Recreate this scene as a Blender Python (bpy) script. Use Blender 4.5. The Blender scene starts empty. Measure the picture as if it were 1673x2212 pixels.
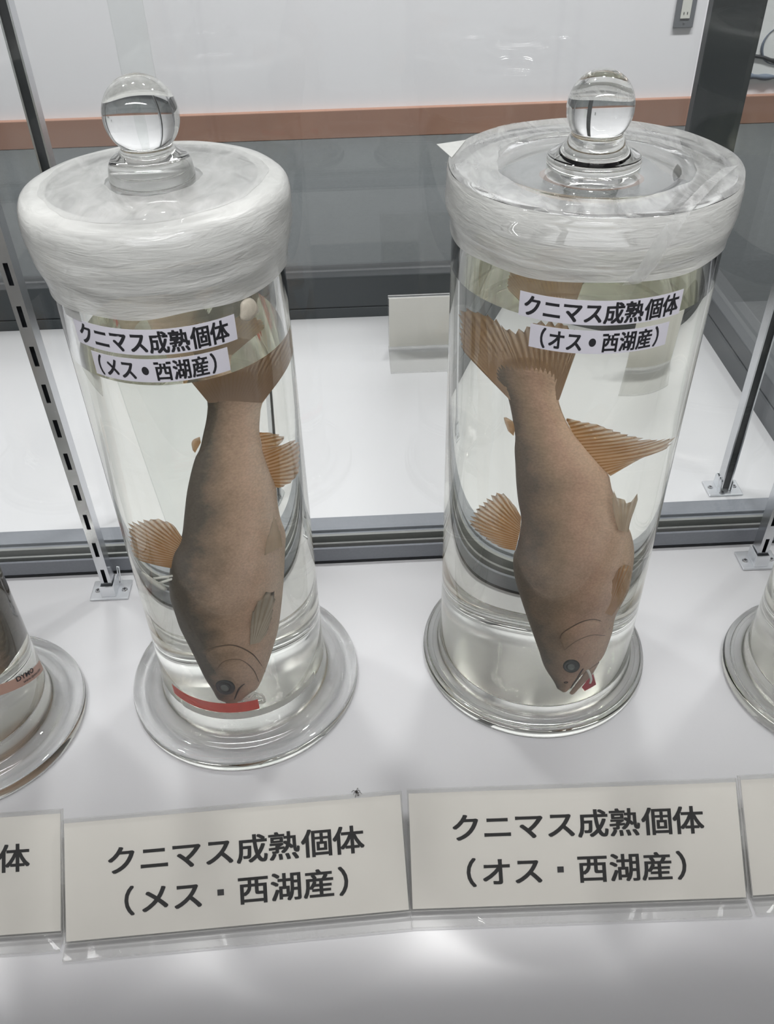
import bpy, bmesh, math, random
from mathutils import Vector, Matrix
random.seed(7)
sc = bpy.context.scene
COL = sc.collection
PI = math.pi

# ------------------------------------------------------------------ camera
CAM_F, CAM_PITCH, CAM_YAW, CAM_ROLL, CAM_H = 1902.74, 0.700131, 0.02834, -0.026606, 0.485924
def camera_matrix():
    cp, sp = math.cos(CAM_PITCH), math.sin(CAM_PITCH)
    cy, sy = math.cos(CAM_YAW), math.sin(CAM_YAW)
    cr, sr = math.cos(CAM_ROLL), math.sin(CAM_ROLL)
    fw = Vector((sy*cp, cy*cp, -sp)); rt = Vector((cy, -sy, 0)); up = rt.cross(fw)
    r2 = rt*cr + up*sr; u2 = -rt*sr + up*cr
    m = Matrix((r2, u2, -fw)).transposed().to_4x4()
    m.translation = Vector((0, 0, CAM_H))
    return m
cd = bpy.data.cameras.new('camera'); cam = bpy.data.objects.new('camera', cd); COL.objects.link(cam)
cam.matrix_world = camera_matrix()
cd.sensor_fit = 'HORIZONTAL'; cd.sensor_width = 36.0; cd.lens = CAM_F/1673*36.0
cd.clip_start = 0.01; cd.clip_end = 50
sc.camera = cam

# ------------------------------------------------------------------ light, exposure
sc.view_settings.view_transform = 'Standard'; sc.view_settings.look = 'None'
sc.view_settings.exposure = 0.0; sc.view_settings.gamma = 1.0; sc.view_settings.use_curve_mapping = False
cyc = sc.cycles
cyc.max_bounces = 24; cyc.transmission_bounces = 20; cyc.transparent_max_bounces = 32
cyc.glossy_bounces = 6; cyc.diffuse_bounces = 4
cyc.use_denoising = True; cyc.sample_clamp_indirect = 30.0
cyc.caustics_reflective = True; cyc.caustics_refractive = True; cyc.blur_glossy = 0.6
w = bpy.data.worlds.new('world'); sc.world = w; w.use_nodes = True
w.node_tree.nodes['Background'].inputs[0].default_value = (0.98, 0.97, 0.955, 1)
w.node_tree.nodes['Background'].inputs[1].default_value = 0.42
CAUSTICS = False
def area(name, loc, target, sx, sy, power, spread=180, color=(1, 1, 1), caustic=False):
    l = bpy.data.lights.new(name, 'AREA'); l.shape = 'RECTANGLE'; l.size = sx; l.size_y = sy
    l.energy = power; l.color = color; l.spread = math.radians(spread)
    if caustic and CAUSTICS: l.cycles.is_caustics_light = True
    o = bpy.data.objects.new(name, l); COL.objects.link(o); o.location = loc
    d = Vector(target) - Vector(loc); o.rotation_euler = d.to_track_quat('-Z', 'Y').to_euler()
    return o
# unseen fill lights added to brighten the back wall, and the spot heads of the ceiling track above the rear case
for sx_ in (-0.9, 0.2, 1.3):
    area('wall_fill_light', (sx_, 1.60, 2.13), (sx_, 2.31, 0.10), 0.9, 0.12, 11.5, 75)
for sx_ in (-0.80, -0.30, 0.22, 0.80):
    area('track_spot', (sx_, 0.93, 1.70), (sx_*0.12, 0.36, 0), 0.09, 0.045, 1.9, 90, (1, 0.99, 0.975), True)
# unseen fill light added above the front floor to brighten jars and fish
area('jar_fill_light', (0, 0.115, 0.700), (0, 0.51, 0.10), 1.3, 0.035, 1.85, 66)

# ------------------------------------------------------------------ helpers
def link(o, parent=None):
    COL.objects.link(o)
    if parent is not None: o.parent = parent
    return o
def mesh_obj(name, verts, faces, mat, parent=None, smooth=True, mats=None, face_mats=None):
    me = bpy.data.meshes.new(name); me.from_pydata([tuple(v) for v in verts], [], faces); me.update()
    for m in (mats or [mat]): me.materials.append(m)
    if face_mats: me.polygons.foreach_set('material_index', face_mats)
    if smooth: me.polygons.foreach_set('use_smooth', [True]*len(me.polygons))
    return link(bpy.data.objects.new(name, me), parent)
def bm_obj(name, bm, mat, parent=None, smooth=False, mats=None):
    bmesh.ops.recalc_face_normals(bm, faces=bm.faces)
    me = bpy.data.meshes.new(name); bm.to_mesh(me); bm.free()
    for m in (mats or [mat]): me.materials.append(m)
    if smooth: me.polygons.foreach_set('use_smooth', [True]*len(me.polygons))
    return link(bpy.data.objects.new(name, me), parent)
def add_box(bm, x0, x1, y0, y1, z0, z1, bev=0.0, seg=2, mi=0):
    vs = [bm.verts.new((x, y, z)) for x in (x0, x1) for y in (y0, y1) for z in (z0, z1)]
    q = [(0, 1, 3, 2), (4, 6, 7, 5), (0, 4, 5, 1), (2, 3, 7, 6), (0, 2, 6, 4), (1, 5, 7, 3)]
    fs = [bm.faces.new([vs[i] for i in f]) for f in q]
    for f in fs: f.material_index = mi
    if bev > 0:
        es = list({e for f in fs for e in f.edges})
        bmesh.ops.bevel(bm, geom=es, offset=bev, segments=seg, affect='EDGES', profile=0.5)
def box(name, x0, x1, y0, y1, z0, z1, mat, parent=None, bev=0.0, seg=2):
    bm = bmesh.new(); add_box(bm, x0, x1, y0, y1, z0, z1, bev, seg); return bm_obj(name, bm, mat, parent)
def add_tube(bm, pts, rad, n=8, cap=True):
    pts = [Vector(p) for p in pts]; rings = []
    for i, p in enumerate(pts):
        d = (pts[min(i+1, len(pts)-1)] - pts[max(i-1, 0)]).normalized()
        a = d.orthogonal().normalized() if i == 0 else (pa - d*pa.dot(d)).normalized()
        pa = a; b = d.cross(a)
        r = rad[i] if isinstance(rad, (list, tuple)) else rad
        rings.append([bm.verts.new(p + (a*math.cos(2*PI*k/n) + b*math.sin(2*PI*k/n))*r) for k in range(n)])
    for r0, r1 in zip(rings, rings[1:]):
        for k in range(n): bm.faces.new((r0[k], r0[(k+1) % n], r1[(k+1) % n], r1[k]))
    if cap: bm.faces.new(rings[0][::-1]); bm.faces.new(rings[-1])
def catmull(pts, n):
    out = []; P = [Vector(p) for p in pts]; m = len(P)
    for i in range(m-1):
        p0, p1, p2, p3 = P[max(i-1, 0)], P[i], P[i+1], P[min(i+2, m-1)]
        for k in range(n):
            t = k/n
            out.append(0.5*((2*p1) + (p2-p0)*t + (2*p0-5*p1+4*p2-p3)*t*t + (3*p1-p0-3*p2+p3)*t**3))
    out.append(P[-1]); return out
def smooth_profile(pts, seg=5):
    """profile points (r, z) or (r, z, fillet): rounds the marked corners"""
    out = []
    for i, p in enumerate(pts):
        f = p[2] if len(p) > 2 else 0
        a = Vector(p[:2])
        if f and 0 < i < len(pts)-1:
            b, c = Vector(pts[i-1][:2]), Vector(pts[i+1][:2])
            s = a + (b-a).normalized()*min(f, (b-a).length*0.49); e = a + (c-a).normalized()*min(f, (c-a).length*0.49)
            for k in range(seg+1):
                t = k/seg; out.append(((1-t)**2*s + 2*t*(1-t)*a + t*t*e))
        else: out.append(a)
    return [(q[0], q[1]) for q in out]
def lathe(name, prof, mat, parent=None, n=128, sharp=None, mats=None, face_mat=None, wob=None):
    """prof: list of (r, z) from one end to the other; outward normals when it runs bottom -> outside -> top"""
    verts, faces, fm = [], [], []; idx = []
    for (r, z) in prof:
        if r < 1e-6: idx.append([len(verts)]); verts.append((0, 0, z))
        else:
            ring = []
            for k in range(n):
                a = 2*PI*k/n; rr, zz = (wob(r, z, a) if wob else (r, z))
                ring.append(len(verts)); verts.append((rr*math.cos(a), rr*math.sin(a), zz))
            idx.append(ring)
    for j, (A, B) in enumerate(zip(idx, idx[1:])):
        for k in range(n):
            k2 = (k+1) % n
            if len(A) == 1 and len(B) == 1: continue
            if len(A) == 1: faces.append((A[0], B[k2], B[k]))
            elif len(B) == 1: faces.append((A[k], A[k2], B[0]))
            else: faces.append((A[k], A[k2], B[k2], B[k]))
            fm.append(face_mat(j) if face_mat else 0)
    o = mesh_obj(name, verts, faces, mat, parent, True, mats, fm)
    if sharp: o.data.set_sharp_from_angle(angle=math.radians(sharp))
    return o
def empty(name, loc=(0, 0, 0), rz=0.0):
    o = bpy.data.objects.new(name, None); o.empty_display_size = 0.02
    o.location = loc; o.rotation_euler = (0, 0, rz); return link(o)
def tag(o, label, cat, group=None, kind=None):
    o['label'] = label; o['category'] = cat
    if group: o['group'] = group
    if kind: o['kind'] = kind
    return o
def structure(o): o['kind'] = 'structure'; return o
def caster(o):
    if CAUSTICS: o.cycles.is_caustics_caster = True
    return o
def receiver(o):
    if CAUSTICS: o.cycles.is_caustics_receiver = True
    return o
def copy_tree(o, parent=None):
    c = o.copy(); COL.objects.link(c); c.parent = parent
    for ch in list(o.children): copy_tree(ch, c)
    return c

# ------------------------------------------------------------------ materials
def mat_new(name):
    m = bpy.data.materials.new(name); m.use_nodes = True; nt = m.node_tree; nt.nodes.clear()
    return m, nt, nt.nodes.new('ShaderNodeOutputMaterial')
def N(nt, t, **kw):
    n = nt.nodes.new(t)
    for k, val in kw.items():
        if k.startswith('i_'): n.inputs[int(k[2:]) if k[2:].isdigit() else k[2:].replace('_', ' ')].default_value = val
        else: setattr(n, k, val)
    return n
def principled(name, col, rough=0.5, metal=0.0, spec=0.5, noise=None, bump=None, coat=0.0):
    """noise = (scale, amount): soft mottling of the colour; bump = (scale, strength)"""
    m, nt, out = mat_new(name); b = N(nt, 'ShaderNodeBsdfPrincipled')
    b.inputs['Base Color'].default_value = (*col, 1); b.inputs['Roughness'].default_value = rough
    b.inputs['Metallic'].default_value = metal; b.inputs['Specular IOR Level'].default_value = spec
    b.inputs['Coat Weight'].default_value = coat
    tc = N(nt, 'ShaderNodeTexCoord')
    if noise:
        nz = N(nt, 'ShaderNodeTexNoise'); nz.inputs['Scale'].default_value = noise[0]; nz.inputs['Detail'].default_value = 6
        nt.links.new(tc.outputs['Object'], nz.inputs['Vector'])
        r = N(nt, 'ShaderNodeMapRange'); r.inputs['To Min'].default_value = 1-noise[1]; r.inputs['To Max'].default_value = 1+noise[1]
        nt.links.new(nz.outputs['Fac'], r.inputs['Value'])
        mx = N(nt, 'ShaderNodeVectorMath', operation='SCALE'); mx.inputs[0].default_value = col
        nt.links.new(r.outputs[0], mx.inputs['Scale']); nt.links.new(mx.outputs[0], b.inputs['Base Color'])
    if bump:
        nz = N(nt, 'ShaderNodeTexNoise'); nz.inputs['Scale'].default_value = bump[0]; nz.inputs['Detail'].default_value = 4
        nt.links.new(tc.outputs['Object'], nz.inputs['Vector'])
        bp = N(nt, 'ShaderNodeBump'); bp.inputs['Strength'].default_value = bump[1]; bp.inputs['Distance'].default_value = 0.002
        nt.links.new(nz.outputs['Fac'], bp.inputs['Height']); nt.links.new(bp.outputs[0], b.inputs['Normal'])
    nt.links.new(b.outputs[0], out.inputs[0]); return m
def glass_mat(name, ior, col=(1, 1, 1), rough=0.0):
    m, nt, out = mat_new(name); g = N(nt, 'ShaderNodeBsdfGlass'); g.inputs['Color'].default_value = (*col, 1)
    g.inputs['Roughness'].default_value = rough; g.inputs['IOR'].default_value = ior
    nt.links.new(g.outputs[0], out.inputs[0]); return m
def schlick(nt, f0, gain=1.0):
    ge = N(nt, 'ShaderNodeNewGeometry'); d = N(nt, 'ShaderNodeVectorMath', operation='DOT_PRODUCT')
    nt.links.new(ge.outputs['Normal'], d.inputs[0]); nt.links.new(ge.outputs['Incoming'], d.inputs[1])
    a = N(nt, 'ShaderNodeMath', operation='ABSOLUTE'); nt.links.new(d.outputs['Value'], a.inputs[0])
    s = N(nt, 'ShaderNodeMath', operation='SUBTRACT'); s.inputs[0].default_value = 1; nt.links.new(a.outputs[0], s.inputs[1])
    p = N(nt, 'ShaderNodeMath', operation='POWER'); nt.links.new(s.outputs[0], p.inputs[0]); p.inputs[1].default_value = 5
    q = N(nt, 'ShaderNodeMath', operation='MULTIPLY_ADD'); nt.links.new(p.outputs[0], q.inputs[0]); q.inputs[1].default_value = 1-f0; q.inputs[2].default_value = f0
    return q.outputs[0]
def sheet_glass(name, tint=(0.97, 0.98, 0.975), f0=0.04):
    """flat sheet: passes straight through, mirrors by angle"""
    m, nt, out = mat_new(name); t = N(nt, 'ShaderNodeBsdfTransparent'); t.inputs[0].default_value = (*tint, 1)
    g = N(nt, 'ShaderNodeBsdfGlossy'); g.inputs['Roughness'].default_value = 0.0
    mx = N(nt, 'ShaderNodeMixShader'); nt.links.new(schlick(nt, f0), mx.inputs[0])
    nt.links.new(t.outputs[0], mx.inputs[1]); nt.links.new(g.outputs[0], mx.inputs[2]); nt.links.new(mx.outputs[0], out.inputs[0])
    return m
def frosted(name, opac, col=(0.82, 0.83, 0.82), streak=0.2, scale=(60, 60, 260), dif=0.6):
    """clear packing tape gone milky: wrinkled, streaky, partly see-through"""
    m, nt, out = mat_new(name); tc = N(nt, 'ShaderNodeTexCoord'); mp = N(nt, 'ShaderNodeMapping'); mp.inputs['Scale'].default_value = scale
    nt.links.new(tc.outputs['Object'], mp.inputs['Vector'])
    nz = N(nt, 'ShaderNodeTexNoise'); nz.inputs['Scale'].default_value = 1; nz.inputs['Detail'].default_value = 6; nz.inputs['Distortion'].default_value = 1.2
    nt.links.new(mp.outputs[0], nz.inputs['Vector'])
    r = N(nt, 'ShaderNodeMapRange'); r.inputs['From Min'].default_value = 0.3; r.inputs['From Max'].default_value = 0.7
    r.inputs['To Min'].default_value = opac-streak; r.inputs['To Max'].default_value = opac+streak; nt.links.new(nz.outputs['Fac'], r.inputs['Value'])
    d = N(nt, 'ShaderNodeBsdfDiffuse'); d.inputs[0].default_value = (*col, 1)
    tl = N(nt, 'ShaderNodeBsdfTranslucent'); tl.inputs[0].default_value = (*col, 1)
    m1 = N(nt, 'ShaderNodeMixShader'); m1.inputs[0].default_value = 1-dif; nt.links.new(d.outputs[0], m1.inputs[1]); nt.links.new(tl.outputs[0], m1.inputs[2])
    gl = N(nt, 'ShaderNodeBsdfGlossy'); gl.inputs['Roughness'].default_value = 0.28
    m2 = N(nt, 'ShaderNodeMixShader'); nt.links.new(schlick(nt, 0.05), m2.inputs[0]); nt.links.new(m1.outputs[0], m2.inputs[1]); nt.links.new(gl.outputs[0], m2.inputs[2])
    bp = N(nt, 'ShaderNodeBump'); bp.inputs['Strength'].default_value = 0.5; bp.inputs['Distance'].default_value = 0.001
    nt.links.new(nz.outputs['Fac'], bp.inputs['Height'])
    nt.links.new(bp.outputs[0], gl.inputs['Normal']); nt.links.new(bp.outputs[0], d.inputs['Normal'])
    tr = N(nt, 'ShaderNodeBsdfTransparent')
    m3 = N(nt, 'ShaderNodeMixShader'); nt.links.new(r.outputs[0], m3.inputs[0]); nt.links.new(tr.outputs[0], m3.inputs[1]); nt.links.new(m2.outputs[0], m3.inputs[2])
    nt.links.new(m3.outputs[0], out.inputs[0]); return m
def skin_mat(name, cols, belly_shift=0.0):
    """fish skin: dark back, brown flank, paler belly (vertex attribute 'tone': r = back to belly, g = tail to snout)"""
    m, nt, out = mat_new(name); at = N(nt, 'ShaderNodeAttribute', attribute_name='tone'); sp = N(nt, 'ShaderNodeSeparateColor')
    nt.links.new(at.outputs['Color'], sp.inputs[0]); tc = N(nt, 'ShaderNodeTexCoord')
    nz = N(nt, 'ShaderNodeTexNoise'); nz.inputs['Scale'].default_value = 48; nz.inputs['Detail'].default_value = 7; nz.inputs['Roughness'].default_value = 0.62
    nt.links.new(tc.outputs['Object'], nz.inputs['Vector'])
    ad = N(nt, 'ShaderNodeMath', operation='MULTIPLY_ADD'); nt.links.new(nz.outputs['Fac'], ad.inputs[0]); ad.inputs[1].default_value = 0.75; ad.inputs[2].default_value = -0.42+belly_shift
    a2 = N(nt, 'ShaderNodeMath', operation='ADD'); nt.links.new(ad.outputs[0], a2.inputs[0]); nt.links.new(sp.outputs[0], a2.inputs[1])
    cr = N(nt, 'ShaderNodeValToRGB'); el = cr.color_ramp.elements
    el[0].position = 0.05; el[0].color = (*cols[0], 1); el[1].position = 0.95; el[1].color = (*cols[-1], 1)
    for i, c in enumerate(cols[1:-1]):
        e = el.new(0.05+0.9*(i+1)/(len(cols)-1)); e.color = (*c, 1)
    nt.links.new(a2.outputs[0], cr.inputs[0])
    n2 = N(nt, 'ShaderNodeTexNoise'); n2.inputs['Scale'].default_value = 900; n2.inputs['Detail'].default_value = 3; nt.links.new(tc.outputs['Object'], n2.inputs['Vector'])
    r = N(nt, 'ShaderNodeMapRange'); r.inputs['To Min'].default_value = 0.72; r.inputs['To Max'].default_value = 1.28; nt.links.new(n2.outputs['Fac'], r.inputs['Value'])
    sc_ = N(nt, 'ShaderNodeVectorMath', operation='SCALE'); nt.links.new(cr.outputs[0], sc_.inputs[0]); nt.links.new(r.outputs[0], sc_.inputs['Scale'])
    b = N(nt, 'ShaderNodeBsdfPrincipled'); b.inputs['Roughness'].default_value = 0.55; b.inputs['Specular IOR Level'].default_value = 0.2
    bp = N(nt, 'ShaderNodeBump'); bp.inputs['Strength'].default_value = 0.25; bp.inputs['Distance'].default_value = 0.0006; nt.links.new(n2.outputs['Fac'], bp.inputs['Height'])
    nt.links.new(bp.outputs[0], b.inputs['Normal']); nt.links.new(sc_.outputs[0], b.inputs['Base Color']); nt.links.new(b.outputs[0], out.inputs[0]); return m
def fin_mat(name, c0, c1, rays, clear=0.45, root=None, trans=0.5):
    """fin membrane between darker rays; thins out towards the ragged edge (uv: u across the rays, v base to tip)"""
    m, nt, out = mat_new(name); uv = N(nt, 'ShaderNodeUVMap'); sx = N(nt, 'ShaderNodeSeparateXYZ'); nt.links.new(uv.outputs[0], sx.inputs[0])
    mu = N(nt, 'ShaderNodeMath', operation='MULTIPLY'); nt.links.new(sx.outputs[0], mu.inputs[0]); mu.inputs[1].default_value = rays*2*PI
    si = N(nt, 'ShaderNodeMath', operation='SINE'); nt.links.new(mu.outputs[0], si.inputs[0])
    rm = N(nt, 'ShaderNodeMapRange'); rm.inputs['From Min'].default_value = -1; rm.inputs['From Max'].default_value = 1; nt.links.new(si.outputs[0], rm.inputs['Value'])
    nz = N(nt, 'ShaderNodeTexNoise'); nz.inputs['Scale'].default_value = 160; tc = N(nt, 'ShaderNodeTexCoord'); nt.links.new(tc.outputs['Object'], nz.inputs['Vector'])
    f = N(nt, 'ShaderNodeMath', operation='MULTIPLY_ADD'); nt.links.new(nz.outputs['Fac'], f.inputs[0]); f.inputs[1].default_value = 0.6; nt.links.new(rm.outputs[0], f.inputs[2])
    mc = N(nt, 'ShaderNodeMix', data_type='RGBA'); mc.inputs['A'].default_value = (*c1, 1); mc.inputs['B'].default_value = (*c0, 1)
    f2 = N(nt, 'ShaderNodeMath', operation='MULTIPLY', use_clamp=True); nt.links.new(f.outputs[0], f2.inputs[0]); f2.inputs[1].default_value = 0.75
    nt.links.new(f2.outputs[0], mc.inputs['Factor'])
    if root:      # the root of the fin keeps the colour of the skin
        mr = N(nt, 'ShaderNodeMix', data_type='RGBA'); mr.inputs['A'].default_value = (*root, 1); nt.links.new(mc.outputs['Result'], mr.inputs['B'])
        rr = N(nt, 'ShaderNodeMapRange'); rr.inputs['From Min'].default_value = 0.15; rr.inputs['From Max'].default_value = 0.75
        nt.links.new(sx.outputs[1], rr.inputs['Value']); nt.links.new(rr.outputs[0], mr.inputs['Factor']); mc = mr
    d = N(nt, 'ShaderNodeBsdfDiffuse'); nt.links.new(mc.outputs['Result'], d.inputs[0])
    tl = N(nt, 'ShaderNodeBsdfTranslucent'); nt.links.new(mc.outputs['Result'], tl.inputs[0])
    m1 = N(nt, 'ShaderNodeMixShader'); m1.inputs[0].default_value = trans; nt.links.new(d.outputs[0], m1.inputs[1]); nt.links.new(tl.outputs[0], m1.inputs[2])
    tr = N(nt, 'ShaderNodeBsdfTransparent')
    ta = N(nt, 'ShaderNodeMath', operation='MULTIPLY'); nt.links.new(sx.outputs[1], ta.inputs[0]); ta.inputs[1].default_value = clear
    tb = N(nt, 'ShaderNodeMath', operation='MULTIPLY_ADD', use_clamp=True); nt.links.new(rm.outputs[0], tb.inputs[0]); tb.inputs[1].default_value = -0.25; nt.links.new(ta.outputs[0], tb.inputs[2])
    m2 = N(nt, 'ShaderNodeMixShader'); nt.links.new(tb.outputs[0], m2.inputs[0]); nt.links.new(m1.outputs[0], m2.inputs[1]); nt.links.new(tr.outputs[0], m2.inputs[2])
    nt.links.new(m2.outputs[0], out.inputs[0]); return m

M = dict(
    laminate=principled('white_laminate', (0.64, 0.64, 0.66), 0.26, noise=(3, 0.015)),
    plinth=principled('plinth_grey', (0.5, 0.5, 0.5), 0.5, noise=(4, 0.03)),
    alu=principled('black_aluminium', (0.038, 0.046, 0.052), 0.42, noise=(300, 0.12)),
    alu_grey=principled('grey_aluminium', (0.20, 0.213, 0.24), 0.45, noise=(500, 0.10)),
    alu_side=principled('charcoal_aluminium', (0.105, 0.113, 0.122), 0.45, noise=(400, 0.1)),
    track=principled('track_black', (0.012, 0.014, 0.017), 0.5, noise=(300, 0.1)),
    rib=principled('track_rib', (0.22, 0.225, 0.22), 0.5, noise=(300, 0.1)),
    chrome=principled('brushed_chrome', (0.66, 0.67, 0.69), 0.24, 1.0, noise=(120, 0.06)),
    steel=principled('bright_zinc', (0.80, 0.82, 0.85), 0.32, 0.75, noise=(200, 0.05)),
    hollow_shade=principled('hollow_shade', (0.03, 0.034, 0.04), 0.5, 0.3, noise=(100, 0.05)),  # near black for the shade inside the open post channel
    wall=principled('wall_paint', (0.735, 0.715, 0.745), 0.8, noise=(2, 0.02)),
    skirting=principled('brown_skirting', (0.29, 0.155, 0.11), 0.55, noise=(9, 0.14)),
    carpet=principled('grey_carpet', (0.066, 0.071, 0.075), 0.9, noise=(140, 0.25), bump=(400, 0.3)),
    ceiling=principled('ceiling_white', (0.8, 0.8, 0.8), 0.9, noise=(2, 0.02)),
    pane=sheet_glass('sheet_glass'),
    acrylic=sheet_glass('clear_acrylic', (0.965, 0.965, 0.96), 0.045),
    lit_acrylic_edge=frosted('lit_acrylic_edge', 0.55, (0.9, 0.9, 0.9), 0.05, (200, 200, 200)),  # milky white paints in the light that clear acrylic edges pipe out
    glass=glass_mat('jar_glass', 1.5, (0.998, 1, 0.997)),
    glass_ground=glass_mat('ground_glass', 1.5, (1, 1, 1), 0.20),
    liquid_side=glass_mat('liquid_against_glass', 1.365/1.5, (0.997, 0.998, 0.975)),
    liquid_top=glass_mat('liquid_surface', 1.365, (0.97, 0.98, 0.86)),
    tape=frosted('milky_tape', 0.82, (0.76, 0.765, 0.745), 0.08, (70, 70, 420)),
    tape_top=frosted('milky_tape_top', 0.70, (0.60, 0.605, 0.595), 0.18, (90, 45, 60)),
    tape_thin=frosted('thin_tape', 0.36, (0.74, 0.745, 0.74), 0.16, (110, 40, 60)),
    paper=principled('sticker_paper', (0.56, 0.55, 0.61), 0.7, noise=(200, 0.03)),
    card=principled('card_paper', (0.90, 0.875, 0.83), 0.7, noise=(60, 0.03)),
    ink=principled('black_ink', (0.012, 0.012, 0.016), 0.6, noise=(200, 0.1)),
    red_tape=principled('red_tape', (0.90, 0.11, 0.075), 0.4, noise=(150, 0.12)),
    red_tag=principled('red_tag', (0.55, 0.02, 0.045), 0.4, noise=(150, 0.1)),
    pink_tape=principled('pink_tape', (0.55, 0.34, 0.27), 0.5, noise=(80, 0.06)),
    white_plastic=principled('white_plastic', (0.95, 0.95, 0.92), 0.4, noise=(200, 0.03)),
    skin_f=skin_mat('brown_fish_skin', [(0.14, 0.12, 0.10), (0.42, 0.30, 0.22), (0.62, 0.44, 0.335), (0.72, 0.57, 0.46)]),
    skin_m=skin_mat('brown_fish_skin_dark', [(0.18, 0.145, 0.12), (0.34, 0.245, 0.18), (0.52, 0.345, 0.26), (0.66, 0.48, 0.36)]),
    slit=principled('gill_slit', (0.15, 0.10, 0.075), 0.5, noise=(160, 0.2)),
    seam=principled('gill_seam', (0.24, 0.165, 0.12), 0.5, noise=(160, 0.2)),
    gill=principled('gill_plate', (0.47, 0.33, 0.25), 0.5, noise=(160, 0.2)),
    gill_f=principled('gill_plate_pale', (0.43, 0.33, 0.25), 0.5, noise=(160, 0.2)),
    fin=fin_mat('orange_fin', (0.62, 0.35, 0.155), (1.0, 0.80, 0.55), 18, 0.62),
    fin_tail=fin_mat('tail_fin', (0.44, 0.29, 0.18), (0.80, 0.54, 0.30), 26, 0.5, (0.53, 0.385, 0.29), 0.3),
    fin_flank=fin_mat('flank_fin', (0.42, 0.345, 0.265), (0.80, 0.73, 0.63), 9, 0.45, None, 0.05),
    fin_pale=fin_mat('pale_fin', (0.70, 0.58, 0.45), (0.95, 0.84, 0.70), 12, 0.35),
    eye=principled('eye_ring', (0.035, 0.042, 0.045), 0.25, noise=(300, 0.3)),
    pupil=principled('clouded_pupil', (0.15, 0.17, 0.17), 0.25, noise=(400, 0.2)),
    mouth=principled('mouth_line', (0.06, 0.035, 0.025), 0.6, noise=(300, 0.2)),
    sealant=frosted('sealant', 0.82, (0.62, 0.57, 0.48), 0.1, (200, 200, 200), 0.7),
    outlet_dark=principled('outlet_plate', (0.13, 0.135, 0.15), 0.4, noise=(60, 0.05)),
    outlet_cream=principled('outlet_cream', (0.62, 0.61, 0.57), 0.4, noise=(60, 0.03)),
    ink_blue=principled('ink_wash', (0.10, 0.12, 0.16), 0.7, noise=(40, 0.5)),
    poster=principled('poster_paper', (0.72, 0.72, 0.72), 0.7, noise=(20, 0.03)),
    insect=principled('insect_brown', (0.03, 0.022, 0.018), 0.5, noise=(900, 0.3)),
)

# ================================================================== the room
FLOOR = -0.22
structure(box('floor', -3.2, 3.2, -0.6, 2.42, FLOOR-0.05, FLOOR, M['carpet']))
structure(box('wall_back', -3.2, 3.2, 2.315, 2.40, FLOOR, 2.2, M['wall']))
structure(box('ceiling', -3.2, 3.2, -0.6, 2.42, 2.2, 2.25, M['ceiling']))
structure(box('baseboard_back', -3.2, 3.2, 2.300, 2.316, FLOOR, -0.153, M['skirting'], bev=0.002))

# wall outlet
def wall_outlet():
    t = tag(empty('wall_outlet', (0.800, 2.315, 0.002)), 'dark grey wall socket plate with cream insert low on the white wall', 'socket')
    box('cover_plate', -0.0235, 0.0235, -0.006, 0.0, 0, 0.086, M['outlet_dark'], t, 0.0015)
    ins = box('socket_insert', -0.011, 0.0115, -0.008, -0.0055, 0.020, 0.068, M['outlet_cream'], t, 0.0008)
    ins['label'] = 'cream socket insert'
    for x in (-0.0042, 0.0042): box('socket_slot', x-0.0008, x+0.0008, -0.0086, -0.0078, 0.029, 0.034, M['ink'], ins)
    bm = bmesh.new(); bmesh.ops.create_cone(bm, cap_ends=True, segments=14, radius1=0.0018, radius2=0.0014, depth=0.0015, matrix=Matrix.Translation((0, -0.0066, 0.011)) @ Matrix.Rotation(PI/2, 4, 'X'))
    bm_obj('screw', bm, M['chrome'], t)
wall_outlet()

# ink drawing on the wall
def poster():
    t = tag(empty('wall_poster', (1.17, 2.314, -0.128)), 'white poster with dark ink strokes on the wall beyond the black corner post', 'poster')
    box('sheet', -0.21, 0.21, -0.003, 0.0, 0, 0.34, M['poster'], t)
    bm = bmesh.new()
    add_tube(bm, [(-0.125+0.042*math.cos(a), -0.004, 0.085+0.042*math.sin(a)) for a in [0.2+k*0.2 for k in range(26)]], [0.0022+0.0014*math.sin(k*0.5) for k in range(26)], 8)
    bm_obj('ink_loop', bm, M['ink_blue'], t, True)
    bm = bmesh.new()
    add_tube(bm, catmull([(-0.2, -0.004, 0.066), (-0.16, -0.004, 0.060), (-0.13, -0.004, 0.052), (-0.08, -0.004, 0.056), (0.0, -0.004, 0.048)], 6), 0.0042, 8)
    add_tube(bm, catmull([(-0.15, -0.004, 0.058), (-0.12, -0.004, 0.045), (-0.06, -0.004, 0.036)], 6), 0.0028, 8)
    bm_obj('ink_branch', bm, M['ink'], t, True)
    bm = bmesh.new()
    add_tube(bm, catmull([(-0.2, -0.0035, 0.02), (-0.13, -0.0035, 0.014), (-0.04, -0.0035, 0.02), (0.1, -0.0035, 0.015)], 8), [0.004+0.004*abs(math.sin(k*0.7)) for k in range(25)], 8)
    o = bm_obj('ink_ground', bm, M['ink_blue'], t, True)
poster()

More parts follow.
